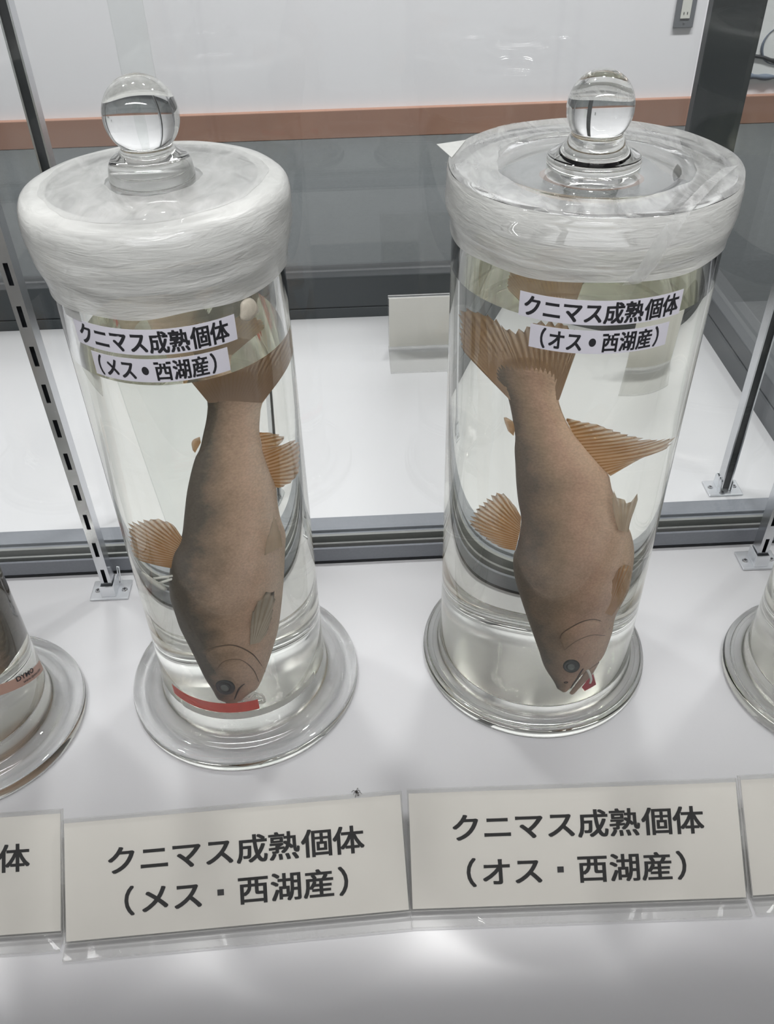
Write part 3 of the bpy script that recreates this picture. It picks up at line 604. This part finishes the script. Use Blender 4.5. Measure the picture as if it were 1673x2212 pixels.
# ================================================================== the fish
# outlines in mm: (across, towards the viewer, height) in each jar's own frame
FISH = {'L':{'dor':[(3.9,-4.7,241.2),(4.1,-3.5,236.0),(2.7,-1.7,228.0),(0.3,0.4,219.0),(-1.7,2.1,211.9),(-4.1,3.2,207.0),(-7.1,5.3,197.5),(-10.0,7.6,186.5),(-12.2,9.7,176.2),(-14.9,12.3,163.2),(-17.2,13.7,155.9),(-21.2,15.1,148.6),(-24.6,17.2,136.9),(-26.9,19.0,126.0),(-28.4,20.9,114.7),(-28.2,22.3,106.0),(-27.8,24.4,92.7),(-26.0,26.3,80.5),(-23.7,28.6,64.6),(-21.8,30.4,51.3),(-19.3,31.8,41.0),(-17.9,32.9,33.0),(-14.7,33.0,29.7)],
'bel':[(26.0,-4.7,232.4),(23.2,-3.5,228.6),(22.0,-1.9,221.7),(21.2,-0.0,213.3),(21.6,2.3,201.8),(23.1,4.4,190.7),(25.5,6.7,177.5),(25.5,9.0,165.2),(26.2,10.9,154.7),(27.8,12.8,143.4),(26.6,15.1,130.9),(25.3,17.4,118.0),(23.5,19.7,104.9),(21.4,22.1,91.5),(18.8,24.4,78.0),(15.2,26.5,66.0),(11.1,28.6,53.8),(5.7,30.9,39.9),(2.1,31.8,34.7),(-4.6,33.0,28.4),(-8.7,33.0,28.2)],
'eye':[(-13.1,31.4,43.3),(-8.2,31.4,42.0)],
'gill':[(-20.8,27.4,72.4),(-17.7,26.7,76.7),(-10.0,26.3,78.3),(-2.9,26.3,76.1),(4.5,27.2,66.8),(8.2,28.6,55.3),(9.5,29.5,48.0)],
'pre':[(-16.7,29.5,57.4),(-10.7,28.1,65.8),(-2.3,27.9,64.8),(3.2,29.0,54.4),(4.9,30.7,42.0)],
'mouth':[(-2.4,30.9,43.4),(-5.1,31.4,41.1),(-7.1,32.0,37.4),(-9.4,32.9,31.2)],
'pec':[[(4.2,26.0,74.8),(9.1,25.8,74.1)],
[(5.7,23.5,91.0),(8.4,21.4,103.0),(12.3,20.2,108.3),(16.9,19.0,113.1),(19.5,19.7,107.3),(16.6,22.3,92.9),(12.5,24.6,80.0)]],
'pel':[[(17.9,15.1,135.9),(27.9,13.8,137.4)],
[(20.3,12.8,147.9),(22.9,11.4,154.1),(25.3,9.6,162.2),(26.5,10.7,155.8),(28.1,12.1,147.2)]],
'ana':[[(21.2,-0.0,213.3),(21.6,2.3,201.8),(23.1,4.4,190.7),(25.5,6.7,177.5)],
[(25.0,-0.2,211.9),(32.0,0.3,205.4),(29.2,1.5,201.6),(37.1,0.7,200.2),(41.5,1.8,191.8),(38.8,4.6,179.7),(33.5,6.0,176.1),(27.6,6.7,176.2)]],
'dfin':[[(-15.6,13.0,159.5),(-19.2,14.6,151.0),(-23.7,16.7,139.5)],
[(-17.7,11.5,168.0),(-19.8,10.8,171.6),(-24.1,10.5,173.9),(-30.0,10.5,173.4),(-39.4,10.8,170.4),(-42.8,12.1,163.0),(-45.0,13.2,156.1),(-45.2,15.2,145.2),(-34.2,16.0,143.0)]],
'adi':[[(-0.8,1.1,216.0),(-3.6,2.4,210.7)],
[(-0.8,0.5,219.0),(-3.3,0.8,218.0),(-4.3,1.4,215.7),(-4.3,2.2,212.0)]],
'tag':[(-41.6,17.2,134.6),(-29.5,19.4,123.8),(-34.5,18.0,131.5),(-32.0,18.6,128.4),(-22.1,17.2,136.3)],
'thread':[(-8.4,32.9,30.9),(-4.3,32.6,31.3),(1.3,31.6,36.8),(5.0,31.8,33.4),(6.3,32.8,25.8),(0.4,32.9,27.7),(-2.2,33.0,22.1)],
'speck':[(-22.5,19.4,123.7),(-22.6,20.0,120.3)]},'R':{'dor':[(-25.0,-7.7,228.6),(-21.7,-6.2,224.4),(-19.6,-3.7,216.5),(-18.1,-1.3,208.3),(-16.6,1.5,198.8),(-16.5,3.6,190.9),(-15.7,6.0,181.9),(-14.7,9.1,170.4),(-13.2,12.2,158.8),(-11.4,14.6,149.4),(-11.3,16.7,140.5),(-12.2,19.8,127.2),(-13.3,20.7,122.8),(-12.7,23.2,112.2),(-10.2,25.9,100.5),(-6.0,29.3,86.1),(-1.2,32.7,71.1),(3.9,36.0,55.4),(8.2,38.8,41.9),(14.6,41.2,29.7),(17.6,42.6,22.3),(20.5,43.0,20.3)],
'bel':[(-1.8,-7.7,234.3),(-2.3,-5.9,228.0),(-1.1,-3.7,220.9),(1.7,-1.3,212.9),(5.2,0.8,205.8),(11.2,3.6,196.7),(17.3,6.0,188.3),(21.9,7.9,181.6),(24.1,10.0,173.4),(27.3,12.2,165.0),(32.7,15.2,152.4),(38.1,17.7,141.5),(42.9,20.7,127.5),(45.4,23.8,113.6),(46.7,26.8,99.5),(44.0,29.3,88.7),(42.1,31.1,80.4),(43.0,33.6,68.2),(42.4,35.7,57.5),(40.9,37.5,48.3),(35.5,38.8,42.7),(30.1,40.1,35.9),(26.8,41.7,27.7),(23.2,42.9,20.9)],
'jawl':[(31.7,39.2,40.7),(30.0,40.6,33.4),(27.1,42.0,26.0),(24.8,43.0,19.4)],
'jawr':[(39.6,38.2,45.0),(37.0,40.1,35.1),(32.3,41.8,26.8),(27.9,43.0,18.4)],
'eye':[(24.2,38.7,44.0),(28.7,38.5,45.0)],
'gill':[(14.6,34.3,65.9),(15.9,33.3,71.4),(23.6,31.7,79.4),(30.3,31.1,82.1),(36.1,31.4,80.0),(41.9,32.7,73.0)],
'pre':[(18.5,36.0,57.7),(24.5,34.5,65.7),(32.4,33.6,69.9),(39.8,33.7,68.1)],
'mouth':[(31.5,39.1,41.6),(29.8,39.7,38.1),(27.0,41.2,30.2),(24.9,42.4,23.5)],
'pec':[[(35.0,30.1,86.8),(40.7,30.5,83.6)],
[(32.9,26.8,102.1),(35.0,24.4,113.0),(37.7,22.4,121.3),(45.0,22.4,119.7),(47.9,25.3,106.1),(45.0,28.4,92.8)]],
'pel':[[(32.0,16.7,146.2),(37.5,17.1,144.2)],
[(28.6,14.0,157.7),(26.1,12.2,165.1),(25.1,9.8,174.4),(28.5,11.4,168.0),(31.1,11.0,169.2),(33.0,12.2,164.6),(38.0,10.3,171.0),(38.4,11.9,165.0),(37.4,14.6,154.2)]],
'ana':[[(2.1,-1.2,212.7),(5.2,0.8,205.8),(11.2,3.6,196.7),(17.3,6.0,188.3),(22.6,7.9,181.6)],
[(2.3,-1.6,214.0),(8.1,-1.1,213.0),(14.5,-0.6,212.1),(21.2,0.4,209.0),(27.9,1.2,206.3),(38.2,1.8,202.6),(49.0,1.3,200.6),(46.7,3.0,195.7),(37.5,4.2,194.1),(29.2,6.0,188.4)]],
'dfin':[[(-11.4,14.6,149.4),(-11.3,16.7,140.5),(-12.6,20.0,126.4)],
[(-14.3,12.7,156.2),(-19.1,10.8,162.3),(-22.4,10.3,162.9),(-26.1,10.9,158.9),(-30.4,12.2,152.0),(-35.6,14.3,140.5),(-37.8,15.0,136.5),(-33.5,16.4,132.6),(-26.6,18.1,128.7),(-19.2,19.5,126.0)]],
'adi':[[(-16.7,-0.4,205.6),(-17.3,1.3,199.1)],
[(-18.1,-1.0,207.2),(-21.3,-1.8,208.9),(-21.3,-1.1,206.4),(-19.6,0.6,200.9)]],
'tag':[(-9.6,20.2,126.5),(-5.2,20.8,125.1),(0.1,21.6,122.7)],
'red':[(32.0,42.1,24.8),(34.5,42.7,21.1),(41.7,41.7,26.0),(37.5,40.0,35.9),(34.6,40.9,31.3)],
'nos':[(22.1,41.4,29.4)],
'thr':[(31.5,39.1,41.6),(34.6,39.7,38.0),(37.9,40.9,30.8),(37.9,41.6,27.1)],
'snout':[(14.6,41.2,29.7)],
'tail':[[(-19.8,-4.6,219.4),(-10.5,-4.1,220.3),(-1.4,-4.6,223.7)],
[(-38.0,-12.9,239.6),(-38.2,-16.0,249.6),(-37.2,-19.5,261.2),(-31.2,-18.8,262.7),(-26.1,-17.7,261.3),(-23.1,-16.2,257.5),(-17.1,-16.1,258.6),(-12.3,-17.4,263.7),(-5.3,-17.5,265.4),(1.4,-15.6,260.5),(2.6,-12.5,250.6)]]}}
def lerp(a, b, t): return a+(b-a)*t
def interp_z(pl, z):
    for a, b in zip(pl, pl[1:]):
        if (a.z-z)*(b.z-z) <= 0 and a.z != b.z: return a.lerp(b, (z-a.z)/(b.z-a.z))
    return (pl[0] if abs(pl[0].z-z) < abs(pl[-1].z-z) else pl[-1]).copy()
def resample(pl, n):
    d = [0]
    for a, b in zip(pl, pl[1:]): d.append(d[-1]+(b-a).length)
    out = []; j = 0
    for i in range(n):
        s = d[-1]*i/(n-1)
        while j < len(pl)-2 and d[j+1] < s: j += 1
        out.append(pl[j].lerp(pl[j+1], (s-d[j])/max(1e-9, d[j+1]-d[j])))
    return out
def mono(pl):
    out = [pl[0]]
    for p in pl[1:]:
        if p.z < out[-1].z-1e-5: out.append(p)
    return out
VW = Vector((0, 1, 0))       # towards the viewer in outline coordinates
class Fish:
    KT = [(0, .13), (.05, .30), (.16, .46), (.4, .55), (.68, .60), (.84, .66), (.94, .68), (1, .60)]
    def __init__(s, data):
        s.D = {k: v for k, v in data.items()}
        s.dor = mono(catmull([Vector(p)/1000 for p in data['dor']], 5)); s.bel = mono(catmull([Vector(p)/1000 for p in data['bel']], 5))
    def ends(s, t):
        zd = lerp(s.dor[0].z, s.dor[-1].z, t); zb = lerp(s.bel[0].z, s.bel[-1].z, t)
        return interp_z(s.dor, zd), interp_z(s.bel, zb)
    def k(s, t):
        for (a, ka), (b, kb) in zip(s.KT, s.KT[1:]):
            if t <= b:
                u = max(0, (t-a)/(b-a)); u = u*u*(3-2*u); return lerp(ka, kb, u)
        return s.KT[-1][1]
    def surf(s, p, lift=0.0):
        """point of the flank facing the viewer seen where the outline point p was measured"""
        p = Vector(p)
        q = p.copy()
        for _ in range(4):
            lo, hi = 0.0, 1.0
            for _ in range(30):
                t = (lo+hi)/2; d, b = s.ends(t); f = max(0, min(1, (q.x-d.x)/max(1e-6, b.x-d.x)))
                if lerp(d.z, b.z, f) > q.z: lo = t
                else: hi = t
            half = (b-d).length/2; c = max(-0.97, min(0.97, 2*f-1))
            vv = lerp(d.y, b.y, f)+s.k(t)*half*math.sqrt(1-c*c)
            q = Vector((p.x, vv, p.z+0.6*(vv-p.y))); s.last = f
        n = Vector((c*0.9, math.sqrt(1-c*c), 0.0)).normalized()
        return q+n*lift, n
def loc_(v): return Vector((v.x, -v.y, v.z))      # outline frame -> the thing's own frame (its -y looks to the viewer)
def ring_body(name, st, mat, parent, n=40, tone=True):
    """st: list of (dorsal point, ventral point, thickness ratio, along 0..1)"""
    verts, faces, tones = [], [], []
    for d, b, k, t in st:
        c = (d+b)/2; A = (b-d)/2; a = A.length
        for i in range(n):
            th = 2*PI*i/n; cs, sn = math.cos(th), math.sin(th)
            e = abs(sn)**0.92*(1 if sn >= 0 else -1)
            verts.append(loc_(c+A*cs+VW*(a*k*e))); tones.append(((cs+1)/2, t, 0, 1))
    m = len(st)
    for j in range(m-1):
        for i in range(n):
            i2 = (i+1) % n; faces.append((j*n+i, j*n+i2, (j+1)*n+i2, (j+1)*n+i))
    for j, rev in ((0, False), (m-1, True)):
        cc = sum((verts[j*n+i] for i in range(n)), Vector())/n; ci = len(verts); verts.append(cc); tones.append((0.5, st[j][3], 0, 1))
        for i in range(n):
            i2 = (i+1) % n; faces.append((ci, j*n+i, j*n+i2) if rev else (ci, j*n+i2, j*n+i))
    o = mesh_obj(name, verts, faces, mat, parent, True)
    bm = bmesh.new(); bm.from_mesh(o.data); bmesh.ops.recalc_face_normals(bm, faces=bm.faces); bm.to_mesh(o.data); bm.free()
    ca = o.data.color_attributes.new('tone', 'FLOAT_COLOR', 'POINT')
    for i, c in enumerate(tones): ca.data[i].color = c
    return receiver(o)
def fin(name, F, base, tips, mat, parent, rays=14, rag=0.12, bow=0.0, flank=False, rows=9, seed=1, lift=0.0004, th=0.00035, off=(0, 0, 0)):
    rnd = random.Random(seed); n = rays*2+1
    B = [Vector(p)/1000+Vector(off) for p in base]; T = [Vector(p)/1000+Vector(off) for p in tips]
    if flank:
        B = [F.surf(p, lift)[0] for p in B]; T2 = []
        for p in T:
            q, nn = F.surf(p, lift+0.0022); T2.append(q)
        T = T2
    B = resample(B, n); T = resample(catmull(T, 5), n)
    V, UV, faces = [], [], []
    for side in (1, -1):
        for i in range(n):
            cut = 1-rag*(rnd.random() if i % 2 == 0 else 0.35*rnd.random())-(0.0 if i % 2 else rag*0.35)
            for j in range(rows):
                f = j/(rows-1); p = B[i].lerp(T[i], f*cut)
                p = p + VW*(bow*math.sin(f*PI*0.6) + 0.00022*math.sin(i*PI)*f + (0.00018 if i % 2 else -0.00018)*(1-0.5*f)*min(1, f*2.5) + side*th*(1-0.75*f))
                V.append(loc_(p)); UV.append((i/(n-1), f))
    m = n*rows
    for i in range(n-1):
        for j in range(rows-1):
            a, b, c, d = i*rows+j, (i+1)*rows+j, (i+1)*rows+j+1, i*rows+j+1
            faces += [(a, b, c, d), (m+a, m+d, m+c, m+b)]
    for i in range(n-1):
        a, b = i*rows+rows-1, (i+1)*rows+rows-1; faces.append((a, b, m+b, m+a))
    for i in (0, n-1):
        for j in range(rows-1):
            a, b = i*rows+j, i*rows+j+1; faces.append((a, b, m+b, m+a))
    o = mesh_obj(name, V, faces, mat, parent, True)
    uv = o.data.uv_layers.new(name='UVMap')
    for l in o.data.loops: uv.data[l.index].uv = UV[l.vertex_index]
    return receiver(o)
def surf_tube(name, F, pts, rad, mat, parent, lift=0.0002, sub=6, n=8):
    P = [Vector(p)/1000 for p in pts]; P = [F.surf(p, lift)[0] for p in catmull(P, sub)]
    bm = bmesh.new(); m = len(P); add_tube(bm, [loc_(p) for p in P], [rad*(0.35+0.65*math.sin(PI*(0.08+0.84*i/(m-1)))) for i in range(m)], n)
    return bm_obj(name, bm, mat, parent, True)
def eye(F, c, e, parent, ratio=0.85, tilt=0.0):
    c, e = Vector(c)/1000, Vector(e)/1000; r = (e-c).length*1.02
    q, n = F.surf(c, 0.0004); nl = Vector((n.x, -n.y, 0)).normalized()
    rot = nl.to_track_quat('Z', 'Y').to_matrix().to_4x4(); mt = Matrix.Translation(loc_(q)) @ rot @ Matrix.Rotation(tilt, 4, 'Z')
    def dome(name, prof, mat, par):
        o = lathe(name, prof, mat, par, 40)
        for v in o.data.vertices: v.co = mt @ Vector((v.co.x*r, v.co.y*r*ratio, v.co.z*r))
        return receiver(o)
    ey = dome('eye', [(1.05, -0.25), (1.05, 0.0), (0.98, 0.14), (0.86, 0.20), (0.74, 0.16), (0.66, 0.10), (0.60, 0.14), (0.3, 0.26), (0, 0.30)], M['eye'], parent)
    dome('pupil', [(0.47, 0.18), (0.45, 0.24), (0.3, 0.31), (0, 0.35)], M['pupil'], ey)
def gill_cover(F, g, pr, parent, mat):
    n, rows = 26, 8
    G_ = resample(catmull([Vector(p)/1000 for p in g], 5), n); P_ = resample(catmull([Vector(p)/1000 for p in pr], 5), n)
    V, faces, TN = [], [], []
    for i in range(n):
        ed = math.sin(PI*i/(n-1))**0.5
        for j in range(rows):
            f = j/(rows-1); h = (0.0012*(f**0.7))*ed+0.00005 if j < rows-1 else -0.0004
            ff = f if j < rows-1 else 1.006
            V.append(loc_(F.surf(P_[i].lerp(G_[i], ff), h)[0])); TN.append((min(0.8, F.last+0.06), 0.9, 0, 1))
    for i in range(n-1):
        for j in range(rows-1): faces.append((i*rows+j, (i+1)*rows+j, (i+1)*rows+j+1, i*rows+j+1))
    o = mesh_obj('gill_cover', V, faces, mat, parent, True)
    bm = bmesh.new(); bm.from_mesh(o.data); bmesh.ops.recalc_face_normals(bm, faces=bm.faces)
    if sum(f.normal.y for f in bm.faces) > 0: bmesh.ops.reverse_faces(bm, faces=bm.faces)
    bm.to_mesh(o.data); bm.free()
    ca = o.data.color_attributes.new('tone', 'FLOAT_COLOR', 'POINT')
    for i, c in enumerate(TN): ca.data[i].color = c
    return receiver(o)
def fish_root(c, zb, lab):
    V = Vector((-c[0], -c[1], 0)).normalized(); U = Vector((-V.y, V.x, 0))
    return tag(empty('preserved_fish', (c[0], c[1], 0), math.atan2(U.y, U.x)), lab, 'fish', 'preserved fish in the jars')
def stations(F, n=64):
    st = []
    for i in range(n):
        t = i/(n-1); t = t if t < 0.9 else t
        d, b = F.ends(t); st.append((d, b, F.k(t), t))
    # the tail root runs out thin into the fin
    (d0, b0, k0, _), (d1, b1, _, _) = st[0], st[4]; g = ((d0+b0)/2-(d1+b1)/2).normalized()
    for e in (0.25, 0.5, 0.7, 0.85, 0.95, 1.0):
        c = (d0+b0)/2+g*0.013*e; hw = math.sqrt(max(0.0, 1-e*e))*1.0+0.02
        st.insert(0, (c+(d0-b0)/2*hw, c+(b0-d0)/2*hw, k0*(1-0.8*e), 0.0))
    # round off the snout
    d, b, k, t = st[-1]; dz = (b-d).length*0.28
    for q, s_ in ((0.55, 0.80), (1.0, 0.35)):
        c = (d+b)/2; st.append((c+(d-c)*s_-Vector((0, 0, dz*q)), c+(b-c)*s_-Vector((0, 0, dz*q)), k, 1.0))
    return st

def left_fish():
    D = FISH['L']; F = Fish(D); t = fish_root(JL, 0.0215, 'brown fish hanging head down in the left jar with white threads at its mouth')
    ring_body('body', stations(F), M['skin_f'], t)
    tb = [(4.5, -3.8, 237.0), (14, -3.6, 235.0), (23.5, -3.5, 230.0)]; tt = [(-1, -6, 252), (0, -7, 263), (8, -7, 268), (20, -7, 266), (31, -7, 269), (41, -6.5, 264), (43.5, -6, 254), (40, -5.5, 249)]
    fin('tail_fin', F, tb, tt, M['fin_tail'], t, 22, 0.06, seed=2, th=0.0012)
    fin('dorsal_fin', F, *D['dfin'], M['fin'], t, 18, 0.14, 0.001, seed=3)
    fin('adipose_fin', F, *D['adi'], M['fin'], t, 4, 0.03, seed=4, th=0.0008)
    fin('anal_fin', F, *D['ana'], M['fin'], t, 16, 0.18, 0.001, seed=5)
    fin('pelvic_fin', F, *D['pel'], M['fin_pale'], t, 7, 0.16, 0.003, seed=6, off=(0.0005, 0.012, 0.0072))
    fin('pectoral_fin', F, *D['pec'], M['fin_flank'], t, 9, 0.2, 0.0, True, seed=7)
    cheek = [lerp(Vector(D['gill'][i]), Vector(D['eye'][0]), 0.72) for i in range(len(D['gill']))]
    gc = gill_cover(F, D['gill'], cheek, t, M['skin_f']); surf_tube('gill_seam', F, D['pre'], 0.0004, M['seam'], gc, 0.0007); surf_tube('gill_slit', F, D['gill'], 0.00045, M['slit'], gc, -0.0001)
    eye(F, D['eye'][0], D['eye'][1], t, 1.3)
    surf_tube('mouth', F, D['mouth'], 0.0006, M['mouth'], t)
    # white T-shaped fastener through the back
    T = [Vector(p)/1000 for p in D['tag']]
    bm = bmesh.new(); add_tube(bm, [loc_(p) for p in resample(T[:2], 9)], [0.0008, 0.0014, 0.0018, 0.0021, 0.0023, 0.0021, 0.0020, 0.0019, 0.0012], 10)
    for k_, dz in ((2, 0), (3, -0.0012)): add_tube(bm, [loc_(T[k_]), loc_(T[4]+Vector((0.001, 0.003, dz)))], 0.0008, 8)
    bm_obj('plastic_tag', bm, M['white_plastic'], t, True)
    # bundle of white threads at the mouth
    Q = [Vector(p)/1000 for p in D['thread']]; bm = bmesh.new(); rnd = random.Random(5)
    for i in range(11):
        a = Q[0]+Vector((rnd.uniform(0, .006), 0.006, rnd.uniform(-.001, .003))); b = Q[2].lerp(Q[4], i/10)+Vector((rnd.uniform(-.0012, .0012), 0.006, rnd.uniform(-.001, .001)))
        m_ = (a+b)/2+Vector((0, 0.002, rnd.uniform(-.0005, .0025)))
        add_tube(bm, [loc_(p) for p in catmull([a, m_, b], 5)], 0.0008, 6)
    add_tube(bm, [loc_(p+Vector((0, .006, 0))) for p in catmull([Q[2], Q[3]+Vector((.001, 0, -.001)), Q[4], Q[5]+Vector((0.002, 0.001, -.001)), Q[6]], 6)], 0.0008, 8)
    bm_obj('threads', bm, M['white_plastic'], t, True)
    return t
def right_fish():
    D = FISH['R']; F = Fish(D); t = fish_root(JR, 0.0145, 'brown fish hanging head down with open mouth in the right jar')
    ring_body('body', stations(F), M['skin_m'], t)
    fin('tail_fin', F, *D['tail'], M['fin_tail'], t, 24, 0.08, seed=12, th=0.0012)
    fin('dorsal_fin', F, *D['dfin'], M['fin'], t, 18, 0.17, 0.001, seed=13)
    fin('adipose_fin', F, *D['adi'], M['fin'], t, 4, 0.03, seed=14, th=0.0008)
    fin('anal_fin', F, *D['ana'], M['fin'], t, 22, 0.15, 0.001, seed=15)
    fin('pelvic_fin', F, *D['pel'], M['fin_pale'], t, 8, 0.14, 0.002, seed=16, off=(0.0005, 0.006, 0.0036))
    fin('pectoral_fin', F, *D['pec'], M['fin'], t, 9, 0.06, 0.0005, seed=17, off=(0.0020, 0.0095, 0.0057))
    cheek = [lerp(Vector(D['gill'][i]), Vector(D['eye'][0]), 0.70) for i in range(len(D['gill']))]
    gc = gill_cover(F, D['gill'], cheek, t, M['skin_m']); surf_tube('gill_seam', F, D['pre'], 0.0004, M['seam'], gc, 0.0007); surf_tube('gill_slit', F, D['gill'], 0.00045, M['slit'], gc, -0.0001)
    eye(F, D['eye'][0], D['eye'][1], t, 1.25, 0.35)
    surf_tube('mouth', F, D['mouth'], 0.0007, M['mouth'], t)
    # lower jaw, hanging open
    jl = resample([Vector(p)/1000 for p in D['jawl']], 12); jr = resample([Vector(p)/1000 for p in D['jawr']], 12)
    st = [(a, b, lerp(0.75, 0.85, i/11), i/11) for i, (a, b) in enumerate(zip(jl, jr))]
    a, b = jl[-1], jr[-1]; c = (a+b)/2; st.append((c+(a-c)*0.5-Vector((0, 0, .0012)), c+(b-c)*0.5-Vector((0, 0, .0012)), 0.8, 1))
    j = ring_body('lower_jaw', st, M['gill'], t, 24)
    q, n = F.surf(Vector(D['nos'][0])/1000, 0.0001)
    bm = bmesh.new(); add_tube(bm, [loc_(q+Vector((0.0011*math.cos(a_), 0.0002, 0.0007*math.sin(a_)))) for a_ in [k*PI/5 for k in range(10)]], 0.0003, 6); bm_obj('nostril', bm, M['mouth'], t, True)
    # white pin in the back, red tag and thread at the mouth
    P = [F.surf(Vector(p)/1000, 0.0007)[0] for p in D['tag']]
    bm = bmesh.new(); add_tube(bm, [loc_(p) for p in P[:1]+P], [0.0002, 0.0005, 0.0007, 0.0007], 8); bm_obj('white_pin', bm, M['white_plastic'], t, True)
    R_ = [loc_(Vector(p)/1000+Vector((0, 0.001, 0))) for p in D['red']]; n_ = len(R_)
    V = R_+[p+Vector((0, 0.0005, 0)) for p in R_]
    mesh_obj('red_tag', V, [tuple(range(n_)), tuple(range(2*n_-1, n_-1, -1))]+[(i, n_+i, n_+(i+1) % n_, (i+1) % n_) for i in range(n_)], M['red_tag'], t, False)
    bm = bmesh.new(); add_tube(bm, [loc_(Vector(p)+Vector((0, 0.004, 0.003))) for p in catmull([Vector(p)/1000 for p in D['thr']], 6)], 0.0009, 8); bm_obj('thread', bm, M['white_plastic'], t, True)
    return t
fl = left_fish(); fr = right_fish()
c3 = copy_tree(fl); c3.location = (-0.2685, 0.3774, 0.004); c3.rotation_euler = (0, 0, 0.6+PI); c3.scale = (0.88, 0.88, 0.97)
tag(c3, 'brown fish in the jar cut by the left edge of the photo', 'fish', 'preserved fish in the jars')

# ================================================================== dead insect on the white floor
def dead_insect():
    bm = bmesh.new(); st = [(-0.0021, 0.0002), (-0.0014, 0.0006), (-0.0006, 0.0008), (0.0002, 0.0005), (0.0007, 0.00075), (0.0012, 0.0004), (0.0016, 0.00055), (0.0020, 0.0001)]
    add_tube(bm, [(0, y, 0.001) for y, r in st], [r for y, r in st], 10)
    for sgn in (-1, 1):
        for y, dy in ((-0.0004, -0.0012), (0.0004, 0.0003), (0.0012, 0.0016)):
            add_tube(bm, [(sgn*0.0004, y, 0.0012), (sgn*0.0014, y+dy*0.5, 0.0024), (sgn*0.0024, y+dy, 0.0002)], 0.00016, 5)
    o = bm_obj('dead_insect', bm, M['insect'], None, True); o.location = (-0.0145, 0.3065, 0.0); o.rotation_euler = (0, 0, 0.5)
    tag(o, 'tiny dead insect lying on the white floor behind the left name card', 'insect')
dead_insect()
